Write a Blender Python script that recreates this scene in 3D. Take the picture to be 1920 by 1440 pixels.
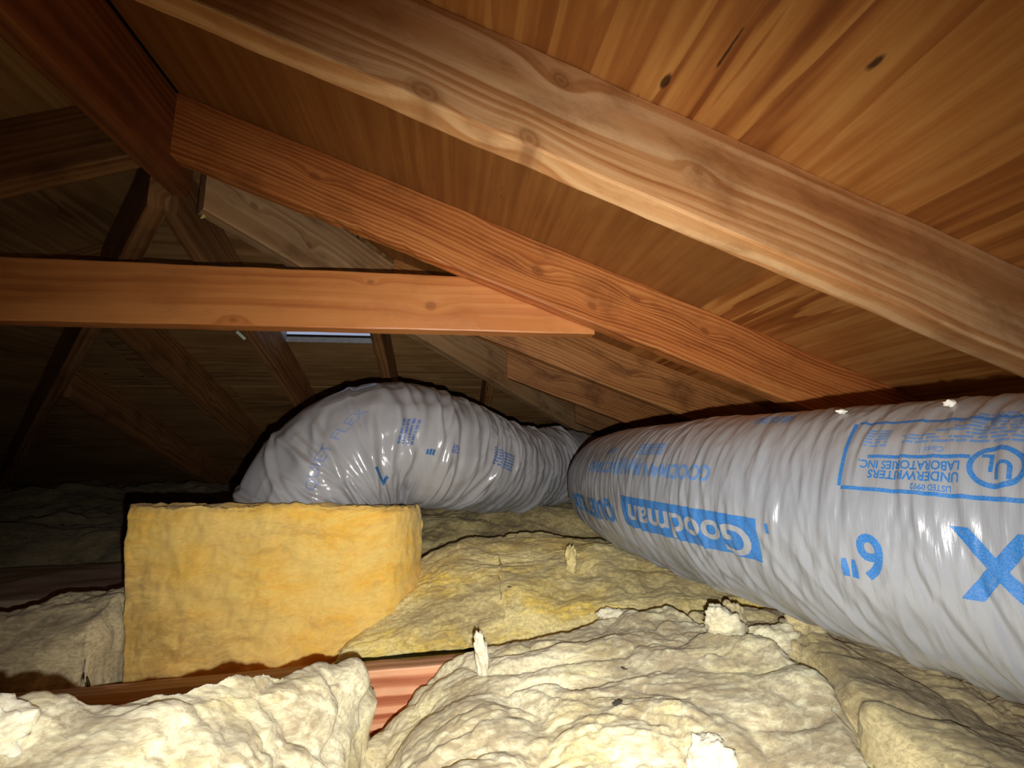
import bpy, bmesh, math, random
import numpy as np
from mathutils import Matrix, Vector

random.seed(7)
for o in list(bpy.data.objects): bpy.data.objects.remove(o)
SC = bpy.context.scene
COL = SC.collection
LIFT = 0.496          # camera height above the ceiling drywall; everything is modelled from the lens and lifted at the end

# ------------------------------------------------------------------ camera, sky, flash, exposure
TH, PS, RO, FPX = .1696, .1473, -.0201, 774.4
def axes():
    F = np.array([math.sin(PS)*math.cos(TH), math.cos(PS)*math.cos(TH), math.sin(TH)])
    R = np.array([math.cos(PS), -math.sin(PS), 0.]); U = np.cross(R, F)
    return R*math.cos(RO)+U*math.sin(RO), -R*math.sin(RO)+U*math.cos(RO), F
CR, CU, CF = axes()
cd = bpy.data.cameras.new('camera'); cam = bpy.data.objects.new('camera', cd); COL.objects.link(cam)
cd.sensor_fit = 'HORIZONTAL'; cd.sensor_width = 36; cd.lens = 36*FPX/1920; cd.clip_start = .01
cam.matrix_world = Matrix(((CR[0], CU[0], -CF[0], 0), (CR[1], CU[1], -CF[1], 0), (CR[2], CU[2], -CF[2], 0), (0, 0, 0, 1)))
SC.camera = cam

wd = bpy.data.worlds.new('daylight'); SC.world = wd; wd.use_nodes = True
wd.node_tree.nodes['Background'].inputs[0].default_value = (.62, .70, 1, 1)
wd.node_tree.nodes['Background'].inputs[1].default_value = .5

ld = bpy.data.lights.new('phone_flash', 'SPOT'); ld.energy = 29; ld.color = (1, .965, .90)
ld.shadow_soft_size = .0035; ld.spot_size = math.radians(146); ld.spot_blend = 1.0
fl = bpy.data.objects.new('phone_flash', ld); COL.objects.link(fl)
fp = CR*.014 - CU*.034
aim = CF + CR*.05 - CU*.40
fl.rotation_euler = Vector(aim).to_track_quat('-Z', 'Y').to_euler(); fl.location = fp

SC.view_settings.view_transform = 'Standard'; SC.view_settings.look = 'None'
SC.view_settings.gamma = 1; SC.view_settings.use_curve_mapping = False
SC.view_settings.exposure = 0.0
SC.cycles.max_bounces = 10; SC.cycles.diffuse_bounces = 8

# ------------------------------------------------------------------ noise (numpy)
def _h(ix, iy, iz, seed):
    n = (ix*374761393 + iy*668265263 + iz*2147483647 + seed*1274126177) & 0xFFFFFFFF
    n = ((n ^ (n >> 13)) * 1274126177) & 0xFFFFFFFF
    n = ((n ^ (n >> 16)) * 2246822519) & 0xFFFFFFFF
    return ((n ^ (n >> 15)) & 0xFFFF) / 32767.5 - 1.0
def noise(x, y, z=0., seed=0):
    x, y, z = np.broadcast_arrays(np.asarray(x, float), np.asarray(y, float), np.asarray(z, float))
    xi, yi, zi = np.floor(x).astype(np.int64), np.floor(y).astype(np.int64), np.floor(z).astype(np.int64)
    fx, fy, fz = x-xi, y-yi, z-zi
    s = lambda t: t*t*t*(t*(t*6-15)+10)
    u, v, w = s(fx), s(fy), s(fz); r = 0
    for dx in (0, 1):
        for dy in (0, 1):
            for dz in (0, 1):
                r = r + _h(xi+dx, yi+dy, zi+dz, seed)*(u if dx else 1-u)*(v if dy else 1-v)*(w if dz else 1-w)
    return r
def fbm(x, y, z=0., oct=4, seed=0, gain=.5):
    a, r, f = 1., 0, 1.
    for k in range(oct):
        r = r + a*noise(x*f, y*f, np.asarray(z)*f, seed+k*17); a *= gain; f *= 2.03
    return r
def ridge(x, y, z=0., oct=3, seed=0):
    a, r, f = 1., 0, 1.
    for k in range(oct):
        r = r + a*(1-np.abs(noise(x*f, y*f, np.asarray(z)*f, seed+k*31))*2); a *= .5; f *= 2.1
    return r

# ------------------------------------------------------------------ objects
def props(o, label=None, cat=None, group=None, kind=None):
    if label: o['label'] = label
    if cat: o['category'] = cat
    if group: o['group'] = group
    if kind: o['kind'] = kind
    return o
def link(name, me, mat=None, parent=None):
    o = bpy.data.objects.new(name, me); COL.objects.link(o)
    if mat and me is not None:
        me.materials.clear(); me.materials.append(mat)
    if parent: o.parent = parent
    return o
def mesh(name, V, Fc, attrs=None, smooth=False):
    me = bpy.data.meshes.new(name)
    me.from_pydata(np.asarray(V, float).tolist(), [], [list(map(int, f)) for f in Fc] if not isinstance(Fc, np.ndarray) else Fc.tolist())
    for k, a in (attrs or {}).items():
        a = np.asarray(a, np.float32)
        if a.ndim == 2:
            at = me.attributes.new(k, 'FLOAT_VECTOR', 'POINT'); at.data.foreach_set('vector', a.ravel())
        else:
            at = me.attributes.new(k, 'FLOAT', 'POINT'); at.data.foreach_set('value', a.ravel())
    if smooth: me.polygons.foreach_set('use_smooth', [True]*len(me.polygons))
    me.update(); return me
def gridfaces(nu, nv, wrapv=False):
    i = np.arange(nu-1)[:, None]; j = np.arange(nv if wrapv else nv-1)[None, :]
    j2 = (j+1) % nv
    return np.stack(np.broadcast_arrays(i*nv+j, (i+1)*nv+j, (i+1)*nv+j2, i*nv+j2), -1).reshape(-1, 4)

# ------------------------------------------------------------------ materials
class NT:
    def __init__(s, name):
        s.m = bpy.data.materials.new(name); s.m.use_nodes = True; s.t = s.m.node_tree
        s.n = s.t.nodes; s.b = s.n['Principled BSDF']
    def put(s, inp, v):
        if isinstance(v, bpy.types.NodeSocket): s.t.links.new(v, inp)
        else: inp.default_value = v
    def node(s, ty, out=0, props=None, **ins):
        nd = s.n.new(ty)
        for k, v in (props or {}).items(): setattr(nd, k, v)
        for k, v in ins.items():
            key = int(k[1:]) if k[0] == 'i' and k[1:].isdigit() else k.replace('_', ' ')
            s.put(nd.inputs[key], v)
        return nd.outputs[out]
    def math(s, op, a, b=0., c=0.):
        return s.node('ShaderNodeMath', props={'operation': op}, i0=a, i1=b, i2=c)
    def add(s, a, b): return s.math('ADD', a, b)
    def mul(s, a, b): return s.math('MULTIPLY', a, b)
    def attr(s, name, out='Vector'):
        nd = s.n.new('ShaderNodeAttribute'); nd.attribute_name = name; return nd.outputs[out]
    def xyz(s, v):
        nd = s.n.new('ShaderNodeSeparateXYZ'); s.put(nd.inputs[0], v); return nd.outputs
    def vec(s, x, y, z):
        return s.node('ShaderNodeCombineXYZ', i0=x, i1=y, i2=z)
    def noise(s, v, scale, detail=3., rough=.5, dist=0.):
        return s.node('ShaderNodeTexNoise', Vector=v, Scale=scale, Detail=detail, Roughness=rough, Distortion=dist)
    def ramp(s, f, stops):
        nd = s.n.new('ShaderNodeValToRGB'); e = nd.color_ramp.elements
        while len(e) < len(stops): e.new(.5)
        for k, (p, c) in zip(e, stops):
            k.position = p; k.color = (*c, 1) if len(c) == 3 else c
        s.put(nd.inputs[0], f); return nd.outputs[0]
    def smooth(s, f, a, b, lo=0., hi=1.):
        return s.node('ShaderNodeMapRange', props={'interpolation_type': 'SMOOTHSTEP'}, i0=f, i1=a, i2=b, i3=lo, i4=hi)
    def mix(s, f, a, b, mode='MIX'):
        nd = s.n.new('ShaderNodeMix'); nd.data_type = 'RGBA'; nd.blend_type = mode
        cv = lambda c: (*c, 1) if isinstance(c, tuple) and len(c) == 3 else c
        s.put(nd.inputs[0], f); s.put(nd.inputs[6], cv(a)); s.put(nd.inputs[7], cv(b)); return nd.outputs[2]
    def bump(s, h, strength, dist):
        s.put(s.b.inputs['Normal'], s.node('ShaderNodeBump', Strength=strength, Distance=dist, Height=h))
    def done(s, col, rough, spec=.5):
        s.put(s.b.inputs['Base Color'], col if not isinstance(col, tuple) else (*col, 1))
        s.put(s.b.inputs['Roughness'], rough); s.put(s.b.inputs['Specular IOR Level'], spec); return s.m

def wood(name, light, mid, dark, freq=190., pith=(-.03, -.02), knots=(), wob=.03, rough=.5, blotch=.5, spec=.45, saw=0., grain=.5, dust=None):
    n = NT(name); g = n.attr('gc'); x, y, z = n.xyz(g)
    w1 = n.math('SUBTRACT', n.noise(n.vec(n.mul(x, 1.6), n.mul(y, 4.), n.mul(z, 3.)), 1.3, 1.5), .5)
    w2 = n.math('SUBTRACT', n.noise(n.vec(n.mul(x, 9.), n.mul(y, 14.), n.mul(z, 30.)), 1.5, 3.), .5)
    zz = n.add(n.math('SUBTRACT', z, pith[1]), n.add(n.mul(w1, wob*3), n.mul(w2, .006)))
    yy = n.math('SUBTRACT', y, pith[0])
    r = n.math('SQRT', n.add(n.mul(zz, zz), n.mul(yy, yy)))
    kd = None
    for kx, kz, ka, kb in knots:          # centre along the board, height on the board, half-length, half-height
        dx = n.math('DIVIDE', n.math('SUBTRACT', x, kx), ka); dz = n.math('DIVIDE', n.math('SUBTRACT', z, kz), kb)
        dx2 = n.mul(dx, dx); dz2 = n.mul(dz, dz)
        r = n.add(r, n.mul(n.math('EXPONENT', n.add(n.mul(dx2, -.09), n.mul(dz2, -.2))), .016))
        dd = n.math('SQRT', n.add(dx2, dz2))
        kd = dd if kd is None else n.math('MINIMUM', kd, dd)
    ph = n.mul(r, freq)
    line = n.add(n.mul(n.math('SINE', ph), .32), n.add(n.mul(n.math('SINE', n.add(n.mul(ph, 2.), .9)), .14), .5))
    line = n.smooth(line, .25, .95)
    amp = n.smooth(n.noise(n.vec(n.mul(x, 2.5), n.mul(r, 40.), 3.), 1.2, 2.), .3, .68, .25, 1.)
    fine = n.noise(n.vec(n.mul(x, 7.), n.mul(y, 380.), n.mul(z, 380.)), 1., 3., .6)
    band = n.noise(n.vec(n.mul(x, .9), n.mul(r, 26.), 0.), 1.6, 3.)
    f = n.add(n.mul(n.mul(line, amp), grain), n.add(n.mul(fine, .30), n.mul(n.math('SUBTRACT', band, .42), .9)))
    c = n.ramp(f, [(.08, light), (.42, mid), (.9, dark)])
    bl = n.noise(n.vec(n.mul(x, 6.), n.mul(y, 9.), n.mul(z, 12.)), 1.4, 5., .65)
    c = n.mix(n.mul(n.smooth(bl, .46, .74), blotch), c, tuple(.6*a for a in dark))
    if kd is not None:
        kring = n.math('SINE', n.mul(kd, 11.))
        kc = n.mix(n.add(n.mul(kring, .25), .5), tuple(.8*a for a in mid), tuple(.6*a for a in dark))
        kj = n.add(kd, n.mul(n.math('SUBTRACT', bl, .5), .9))
        c = n.mix(n.mul(n.smooth(kj, 1.5, .5), .75), c, kc)
    h = n.add(n.mul(n.mul(line, amp), -.35), n.mul(fine, .7))
    if saw:                              # saw marks across the board
        sw = n.math('SINE', n.add(n.mul(x, 1500.), n.mul(z, 300.)))
        h = n.add(h, n.mul(sw, saw))
    if dust:                             # settled dust on the upper face
        c = n.mix(n.smooth(n.xyz(n.node('ShaderNodeNewGeometry', 'Normal'))[2], .6, .95, 0., .65), c, dust)
    n.bump(h, .3, .0011)
    return n.done(c, n.add(rough, n.mul(fine, .15)), spec)

def plywood(name, light, mid, dark, sc=1., spots=.5, contrast=1.3):
    n = NT(name); x, y, z = n.xyz(n.attr('gc'))      # x along the face grain, z across it
    q = n.noise(n.vec(n.mul(x, .7*sc), n.mul(z, 9.*sc), 0.), 1.3, 3.5, .55, .25)
    fr = n.math('FRACT', n.mul(q, 6.))
    flame = n.add(n.smooth(fr, .2, .75), n.mul(n.smooth(fr, .9, 1.), -1.))
    msk = n.smooth(n.noise(n.vec(n.mul(x, .7), n.mul(z, 3.), 9.), 1.2, 2.), .36, .62, .15, 1.)
    st = n.noise(n.vec(n.mul(x, 2.2), n.mul(z, 60.), 0.), 1., 5., .65)
    bl = n.noise(n.vec(n.mul(x, 3.), n.mul(z, 5.), 4.), 1.2, 5., .65)
    f = n.add(n.mul(n.mul(flame, msk), .42*contrast), n.add(n.mul(n.math('SUBTRACT', st, .5), .95), n.mul(n.math('SUBTRACT', bl, .12), .75)))
    c = n.ramp(f, [(.1, light), (.45, mid), (.95, dark)])
    for dens, (fx, fz), rad in ((spots, (7., 16.), .10), (spots*.7, (3.2, 40.), .09)):
        vo = n.n.new('ShaderNodeTexVoronoi'); n.put(vo.inputs['Vector'], n.vec(n.mul(x, fx), n.mul(z, fz), 0.)); vo.inputs['Scale'].default_value = 1.
        d = n.math('SUBTRACT', vo.outputs['Distance'], n.mul(n.math('SUBTRACT', n.noise(n.vec(n.mul(x, 40.), n.mul(z, 90.), 0.), 1., 2.), .5), .14))
        rnd = n.xyz(vo.outputs['Color'])[0]
        sp = n.mul(n.smooth(d, rad, rad*.5), n.math('GREATER_THAN', rnd, 1-dens))
        c = n.mix(n.mul(sp, .9), c, tuple(.12*a for a in dark))
    n.bump(n.add(n.mul(st, .8), n.mul(flame, .15)), .25, .0008)
    return n.done(c, .6, .3)

def fiber(name, cream, yellow, grey, ya=.5, ga=.5, bscale=1., ystops=(.45, .68), mott=.55):
    n = NT(name); g = n.attr('gc')
    dirt = n.attr('dirt', 'Fac')
    wv = n.noise(g, 9., 3., .5)
    wn = n.n.new('ShaderNodeTexNoise'); n.put(wn.inputs['Vector'], g); wn.inputs['Scale'].default_value = 8.; wn.inputs['Detail'].default_value = 3.
    sc = n.n.new('ShaderNodeVectorMath'); sc.operation = 'MULTIPLY_ADD'; n.put(sc.inputs[0], wn.outputs['Color']); sc.inputs[1].default_value = (.11, .08, .06); n.put(sc.inputs[2], g)
    x, y, z = n.xyz(sc.outputs[0])
    yl = n.noise(n.vec(n.mul(x, 5.), n.mul(y, 8.), n.mul(z, 12.)), 1.3, 4., .55)
    gr = n.noise(n.vec(n.mul(x, 9.), n.mul(y, 26.), n.mul(z, 34.)), 1., 6., .68)
    c = n.mix(n.mul(n.smooth(yl, *ystops), ya), cream, yellow)
    gm = n.smooth(n.add(gr, n.mul(n.math('SUBTRACT', dirt, .5), .55)), .40, .72)
    c = n.mix(n.mul(gm, ga), c, grey)
    st = n.noise(n.vec(n.mul(x, 90.), n.mul(y, 170.), n.mul(z, 200.)), 1., 5., .7, .6)     # matted strands
    fn = n.noise(g, 330., 4., .75, .8)
    wi = n.noise(n.vec(n.mul(x, 26.), n.mul(y, 70.), n.mul(z, 80.)), 1., 4., .65, .4)
    c = n.mix(n.smooth(wi, .42, .66, 0., .5), c, tuple(min(1., a*1.12) for a in cream))
    c = n.mix(n.smooth(st, .32, .62, mott, 0.), c, tuple(a*.8 for a in grey))
    n.bump(n.add(n.mul(fn, .4), n.add(n.mul(st, 1.), n.mul(wi, 1.2))), .34*bscale, .0035)
    n.b.inputs['Sheen Weight'].default_value = .1
    n.b.inputs['Subsurface Weight'].default_value = .6; n.b.inputs['Subsurface Scale'].default_value = .010
    n.b.inputs['Subsurface Radius'].default_value = (1., .85, .5)
    return n.done(c, 1., .03)

def plain(name, col, rough=.6, metal=0., spec=.5, var=.15, scale=30.):
    n = NT(name); p = n.node('ShaderNodeTexCoord', 'Object')
    v = n.noise(p, scale, 4., .6)
    c = n.mix(n.smooth(v, .35, .7), col, tuple(a*(1-var) for a in col))
    n.b.inputs['Metallic'].default_value = metal
    return n.done(c, rough, spec)

def jacket(name, col, rough=.30, bs=.28):
    n = NT(name); u, v, w = n.xyz(n.attr('gc'))       # metres along, metres around
    a = n.noise(n.vec(n.mul(u, 150.), n.mul(v, 11.), n.mul(w, 11.)), 1., 4., .6, .8)
    b = n.noise(n.vec(n.mul(u, 430.), n.mul(v, 40.), n.mul(w, 40.)), 1., 3., .6, .5)
    big = n.noise(n.vec(n.mul(u, 6.), n.mul(v, 6.), n.mul(w, 6.)), 1., 3.)
    c = n.mix(n.smooth(big, .35, .7), col, tuple(x*.9 for x in col))
    dust = n.smooth(n.xyz(n.node('ShaderNodeNewGeometry', 'Normal'))[2], .35, .95, 0., .5)
    c = n.mix(dust, c, L(150, 138, 126))
    n.bump(n.add(a, n.mul(b, .35)), bs, .0028)
    n.b.inputs['Coat Weight'].default_value = .15; n.b.inputs['Coat Roughness'].default_value = .12
    return n.done(c, rough, .55)

def ink(name, col, base):
    n = NT(name); p = n.node('ShaderNodeTexCoord', 'Object')
    v = n.noise(p, 900., 3., .7)
    c = n.mix(n.smooth(v, .30, .62, .35, 0.), col, base)
    return n.done(c, .45, .4)

# sRGB 0-255 -> linear
def L(r, g, b): return tuple(((c/255+.055)/1.055)**2.4 if c > 10 else c/255/12.92 for c in (r, g, b))

# ------------------------------------------------------------------ builders
def board(name, P0, A, length, T, w, h, mat, label=None, cat='rafter', group=None, H=(0, 0, 1), seed=0, rough_amp=.0007, wane=0., parent=None, step=.02, gofs=0.):
    """Timber: starts at P0 (bottom, middle of thickness), runs length*A, thickness w along T, height h along H."""
    P0, A, T, H = (np.asarray(v, float) for v in (P0, A, T, H))
    A = A/np.linalg.norm(A)
    r = .0032; ring = []
    for cy, cz, a0 in ((1, 0, -90), (1, 1, 0), (-1, 1, 90), (-1, 0, 180)):
        for k in range(3):
            a = math.radians(a0+45*k)
            ring.append((cy*(w/2-r)+r*math.cos(a), (h-r if cz else r)+r*math.sin(a)))
    rg = []
    for k, (a, b) in enumerate(ring):                 # extra points along the wide faces
        rg.append((a, b)); a2, b2 = ring[(k+1) % 12]
        if abs(b2-b) > .05:
            m = 4
            for q in range(1, m): rg.append((a+(a2-a)*q/m, b+(b2-b)*q/m))
    rg = np.array(rg); nv = len(rg); nu = max(2, int(length/step)+1)
    a = np.linspace(0, length, nu)[:, None]; yy = np.broadcast_to(rg[:, 0], (nu, nv)); zz = np.broadcast_to(rg[:, 1], (nu, nv))
    d = fbm(a*14, yy*60, zz*30, 3, seed)*rough_amp
    y2 = yy*(1+d/(w/2)); z2 = zz + d*(zz/h*2-1)
    if wane:                                          # battered lower arris
        m = np.clip(1-zz/.022, 0, 1)*np.clip(noise(a*9, 0, 0, seed+5)*.9+.25, 0, 1)
        z2 = z2 + m*wane*(.6+.8*noise(a*60, yy*40, 0, seed+9))
    bow = (noise(a*1.3, 0, 0, seed+3)*.0015)
    V = P0 + a[..., None]*A + (y2+bow)[..., None]*T + z2[..., None]*H
    gc = np.stack([np.broadcast_to(a+gofs, (nu, nv)), yy, zz], -1)
    Fc = gridfaces(nu, nv, True).tolist() + [list(range(nv))[::-1], list(range((nu-1)*nv, nu*nv))]
    c0 = P0 + A*length/2
    me = mesh(name, V.reshape(-1, 3)-c0, Fc, {'gc': gc.reshape(-1, 3)})
    bm = bmesh.new(); bm.from_mesh(me); bmesh.ops.recalc_face_normals(bm, faces=bm.faces); bm.to_mesh(me); bm.free()
    o = link(name, me, mat, parent); o.location = c0
    if label: props(o, label, cat, group)
    return o

def clip(poly, n, c):
    """keep the part of a plan polygon where n.p <= c"""
    out = []
    for k in range(len(poly)):
        p, q = poly[k], poly[(k+1) % len(poly)]
        a, b = n[0]*p[0]+n[1]*p[1]-c, n[0]*q[0]+n[1]*q[1]-c
        if a <= 0: out.append(p)
        if a*b < 0: t = a/(a-b); out.append((p[0]+(q[0]-p[0])*t, p[1]+(q[1]-p[1])*t))
    return out
def prism(name, poly, plane, z0, z1, grain, mat, parent=None, ofs=(0, 0)):
    """slab over a plan polygon lying on plane(x,y), between z0 and z1 above it; grain 'x' or 'y'"""
    if len(poly) < 3: return None
    V = [(x, y, plane(x, y)+z0) for x, y in poly] + [(x, y, plane(x, y)+z1) for x, y in poly]
    m = len(poly)
    Fc = [list(range(m))[::-1], list(range(m, 2*m))] + [[k, (k+1) % m, m+(k+1) % m, m+k] for k in range(m)]
    gc = [((p[1], 0, p[0]) if grain == 'y' else (p[0], 0, p[1])) for p in V]
    gc = [(g[0]+ofs[0], g[1], g[2]+ofs[1]) for g in gc]
    me = mesh(name, V, Fc, {'gc': gc})
    bm = bmesh.new(); bm.from_mesh(me); bmesh.ops.recalc_face_normals(bm, faces=bm.faces); bm.to_mesh(me); bm.free()
    return link(name, me, mat, parent)
def join_prisms(name, items, mat, kind='structure'):
    V, Fc = [], []
    for poly, plane, z0, z1 in items:
        m = len(poly); b = len(V)
        V += [(x, y, plane(x, y)+z0) for x, y in poly] + [(x, y, plane(x, y)+z1) for x, y in poly]
        Fc += [[b+k for k in range(m)][::-1], [b+m+k for k in range(m)]] + [[b+k, b+(k+1) % m, b+m+(k+1) % m, b+m+k] for k in range(m)]
    o = link(name, mesh(name, V, Fc), mat); props(o, kind=kind); return o
def box(name, lo, hi, mat, parent=None):
    x0, y0, z0 = lo; x1, y1, z1 = hi
    V = [(x, y, z) for z in (z0, z1) for x, y in ((x0, y0), (x1, y0), (x1, y1), (x0, y1))]
    Fc = [[3, 2, 1, 0], [4, 5, 6, 7]] + [[k, (k+1) % 4, 4+(k+1) % 4, 4+k] for k in range(4)]
    return link(name, mesh(name, V, Fc), mat, parent)

# ------------------------------------------------------------------ roof geometry (camera frame: x right, y along the ridge, z up)
T_ = .3818; H0 = .40; SH = .144; W = .038; XR = -.59; YE = .877; TOP = H0+SH
zr_ = lambda x, y: TOP - T_*x                          # underside of the deck, right slope
zl_ = lambda x, y: TOP - T_*(2*XR-x)
zh_ = lambda x, y: .96+SH - T_*y

felt = plain('roof_felt', L(40, 34, 30), .9)
ply_r = plywood('plywood_amber', L(216, 158, 88), L(190, 124, 62), L(140, 78, 34), 1., .45)
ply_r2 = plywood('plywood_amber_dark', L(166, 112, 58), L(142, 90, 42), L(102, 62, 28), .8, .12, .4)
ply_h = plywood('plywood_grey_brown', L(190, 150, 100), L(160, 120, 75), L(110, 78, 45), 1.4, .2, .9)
gyp = plain('gypsum_back', L(150, 135, 115), .9)

EAVE = 1.95; YB = -1.3
hipR = ((-1, 1), -XR+YE); hipL = ((1, 1), XR+YE)
ridge_y = YE
roofR = clip([(XR, YB), (EAVE, YB), (EAVE, 5), (XR, 5)], *hipR)
roofL = clip([(2*XR-EAVE, YB), (XR, YB), (XR, 5), (2*XR-EAVE, 5)], *hipL)
join_prisms('ceiling_right', [(roofR, zr_, .0125, .03)], felt)
join_prisms('ceiling_left', [(roofL, zl_, .0125, .03)], felt)
VX0, VX1, VY0, VY1 = -.649, -.279, 1.42, 1.69
def hippoly(x0, x1, y0, y1):
    p = [(x0, y0), (x1, y0), (x1, y1), (x0, y1)]
    p = clip(p, (1, -1), XR-YE); return clip(p, (-1, -1), -(XR+YE))
YH = 3.42
hp = [hippoly(-4, VX0, .8, YH), hippoly(VX1, 3, .8, YH), hippoly(VX0, VX1, .8, VY0), hippoly(VX0, VX1, VY1, YH)]
join_prisms('ceiling_hip', [(p, zh_, .0125, .03) for p in hp if len(p) > 2], felt)
CRt, CLf, CHp = (bpy.data.objects[k] for k in ('ceiling_right', 'ceiling_left', 'ceiling_hip'))
SEAM = .572; g = .0028
k = 0
for x0, x1, ys in ((XR+.02, SEAM, (YB, -.38, .452, 4)), (SEAM, EAVE, (YB, .045, 1.67, 4))):
    for y0, y1 in zip(ys, ys[1:]):
        p = clip([(x0+g, y0+g), (x1-g, y0+g), (x1-g, y1-g), (x0+g, y1-g)], (-1, 1), -XR+YE-.02)
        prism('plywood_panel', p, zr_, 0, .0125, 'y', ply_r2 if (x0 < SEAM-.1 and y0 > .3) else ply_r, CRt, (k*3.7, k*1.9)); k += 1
for x0, x1, ys in ((2*XR-SEAM, XR-.02, (YB, .452, 4)), (2*XR-EAVE, 2*XR-SEAM, (YB, .86, 4))):
    for y0, y1 in zip(ys, ys[1:]):
        p = clip([(x0+g, y0+g), (x1-g, y0+g), (x1-g, y1-g), (x0+g, y1-g)], (1, 1), XR+YE-.02)
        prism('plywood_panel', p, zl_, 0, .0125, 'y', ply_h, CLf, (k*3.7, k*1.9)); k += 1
for x0, x1, y0, y1 in ((-2.4, -1.3, .8, 2.02), (-1.3, VX0, .8, 2.02), (VX0, VX1, .8, VY0), (VX0, VX1, VY1, 2.02), (VX1, 1.2, .8, 2.02),
                       (-4, -1.0, 2.02, YH), (-1.0, .9, 2.02, YH), (.9, 3, 2.02, YH)):
    p = hippoly(x0+g, x1-g, y0+g, y1-g)
    if len(p) > 2:
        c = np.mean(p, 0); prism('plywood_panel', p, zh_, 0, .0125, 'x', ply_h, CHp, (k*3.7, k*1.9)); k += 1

props(box('floor', (-3.4, YB-.1, -.52), (2.3, 3.8, -.496), gyp), kind='structure')
for nm, lo, hi in (('wall_right', (EAVE-.16, YB, -.5), (EAVE-.08, 3.5, -.16)), ('wall_left', (2*XR-EAVE+.08, YB, -.5), (2*XR-EAVE+.16, 3.5, -.16)),
                   ('wall_far', (-3.1, 3.26, -.5), (1.9, 3.34, -.15)), ('wall_back', (-3.3, YB-.06, -.5), (2.1, YB, 1.0))):
    props(box(nm, lo, hi, ply_h), kind='structure')

# ------------------------------------------------------------------ timbers
ORA = (L(250, 200, 140), L(224, 158, 92), L(176, 104, 50))
def fit_knots(X, hz, X0, a, b):    # knot at plan X and height hz above the bottom edge -> along-board coordinate
    return ((X-X0)*math.sqrt(1+T_*T_), hz, a, b)
w1 = wood('timber_near', L(244, 198, 146), L(216, 156, 100), L(166, 98, 52), 420., (-.05, .10),
          [fit_knots(*q, XR, a, b) for q, a, b in (((.133, .114), .013, .011), ((.090, .010), .016, .015), ((-.034, .012), .02, .014), ((.307, .069), .008, .006))], .012, .40, .55, saw=.10, grain=.5)
w2 = wood('timber_second', L(226, 152, 86), L(196, 116, 58), L(140, 72, 32), 620., (-.035, -.05),
          [fit_knots(*q, XR, a, b) for q, a, b in (((.186, .071), .016, .012), ((.409, .099), .016, .008), ((-.29, .08), .012, .007), ((.572, .09), .012, .008), ((.307, .04), .012, .009))], .02, .42, .45, grain=.62)
w3 = wood('timber_collar', L(232, 156, 88), L(212, 132, 68), L(172, 98, 48), 330., (-.05, .02),
          [((-.046+1.55), .055, .012, .010), ((-.175+1.55), .105, .007, .005), ((-.441+1.55), .012, .008, .005)], .01, .36, .25, .9, grain=.4)
w4 = wood('timber_pale', L(206, 168, 124), L(180, 138, 94), L(130, 90, 56), 400., (-.05, .02), [(.10, .08, .009, .007), (.24, .07, .008, .010)], .02, .6, .6, grain=.4)
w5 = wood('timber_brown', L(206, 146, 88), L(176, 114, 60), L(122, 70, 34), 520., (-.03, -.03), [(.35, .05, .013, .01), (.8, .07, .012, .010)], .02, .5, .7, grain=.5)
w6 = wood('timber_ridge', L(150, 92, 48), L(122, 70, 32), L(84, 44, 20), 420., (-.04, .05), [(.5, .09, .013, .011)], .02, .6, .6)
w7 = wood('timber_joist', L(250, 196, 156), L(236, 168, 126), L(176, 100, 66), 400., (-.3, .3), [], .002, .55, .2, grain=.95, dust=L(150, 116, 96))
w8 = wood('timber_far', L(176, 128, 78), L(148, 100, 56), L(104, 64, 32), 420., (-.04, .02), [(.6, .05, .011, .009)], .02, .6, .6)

def rafter(X0, X1, y, h0, mat, label, seed, **kw):
    """common or jack rafter on the right slope with its near face at y"""
    return board('rafter', (X0, y+W/2, H0+h0-T_*X0), (1, 0, -T_), (X1-X0)*math.sqrt(1+T_*T_), (0, 1, 0), W, SH, mat, label, 'rafter', None, seed=seed, **kw)
SW = (XR+.019)
rafter(SW, EAVE-.14, .433, 0, w1, 'pale knotty rafter nearest the camera, lit brightest, crossing the upper frame', 11, wane=.0008, gofs=.019)
rafter(SW, EAVE-.14, .839, 0, w2, 'orange rafter that the collar tie meets, with grey rough bottom edge', 23, wane=.005, gofs=.019)
jack = lambda y: y-1.425
rafter(jack(1.245), EAVE-.14, 1.245, 0, w5, 'brown jack rafter just behind the collar tie on the right slope', 31)
rafter(jack(1.651), EAVE-.14, 1.651, .0, w5, 'short jack rafter with pale cut end on the dark hip rafter', 32, gofs=.6)
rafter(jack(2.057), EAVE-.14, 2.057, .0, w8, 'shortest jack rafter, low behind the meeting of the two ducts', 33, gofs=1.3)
board('ridge_board', (XR, -1.25, .572), (0, 1, 0), 1.25+.915, (1, 0, 0), W, .186, w6, 'dark ridge board running away along the peak of the roof', 'ridge board', seed=41)
s2 = math.sqrt(.5)
HA = (1, 1, -.357)
hl = 2.28*math.sqrt(2+.357**2)
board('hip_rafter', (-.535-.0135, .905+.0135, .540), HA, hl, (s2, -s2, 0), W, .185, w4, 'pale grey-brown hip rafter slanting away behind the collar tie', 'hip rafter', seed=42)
board('hip_rafter', (2*XR+.535+.0135, .905+.0135, .540), (-1, 1, -.357), hl, (-s2, -s2, 0), W, .185, w8, 'dark hip rafter going off to the unlit left corner', 'hip rafter', seed=43)
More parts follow.
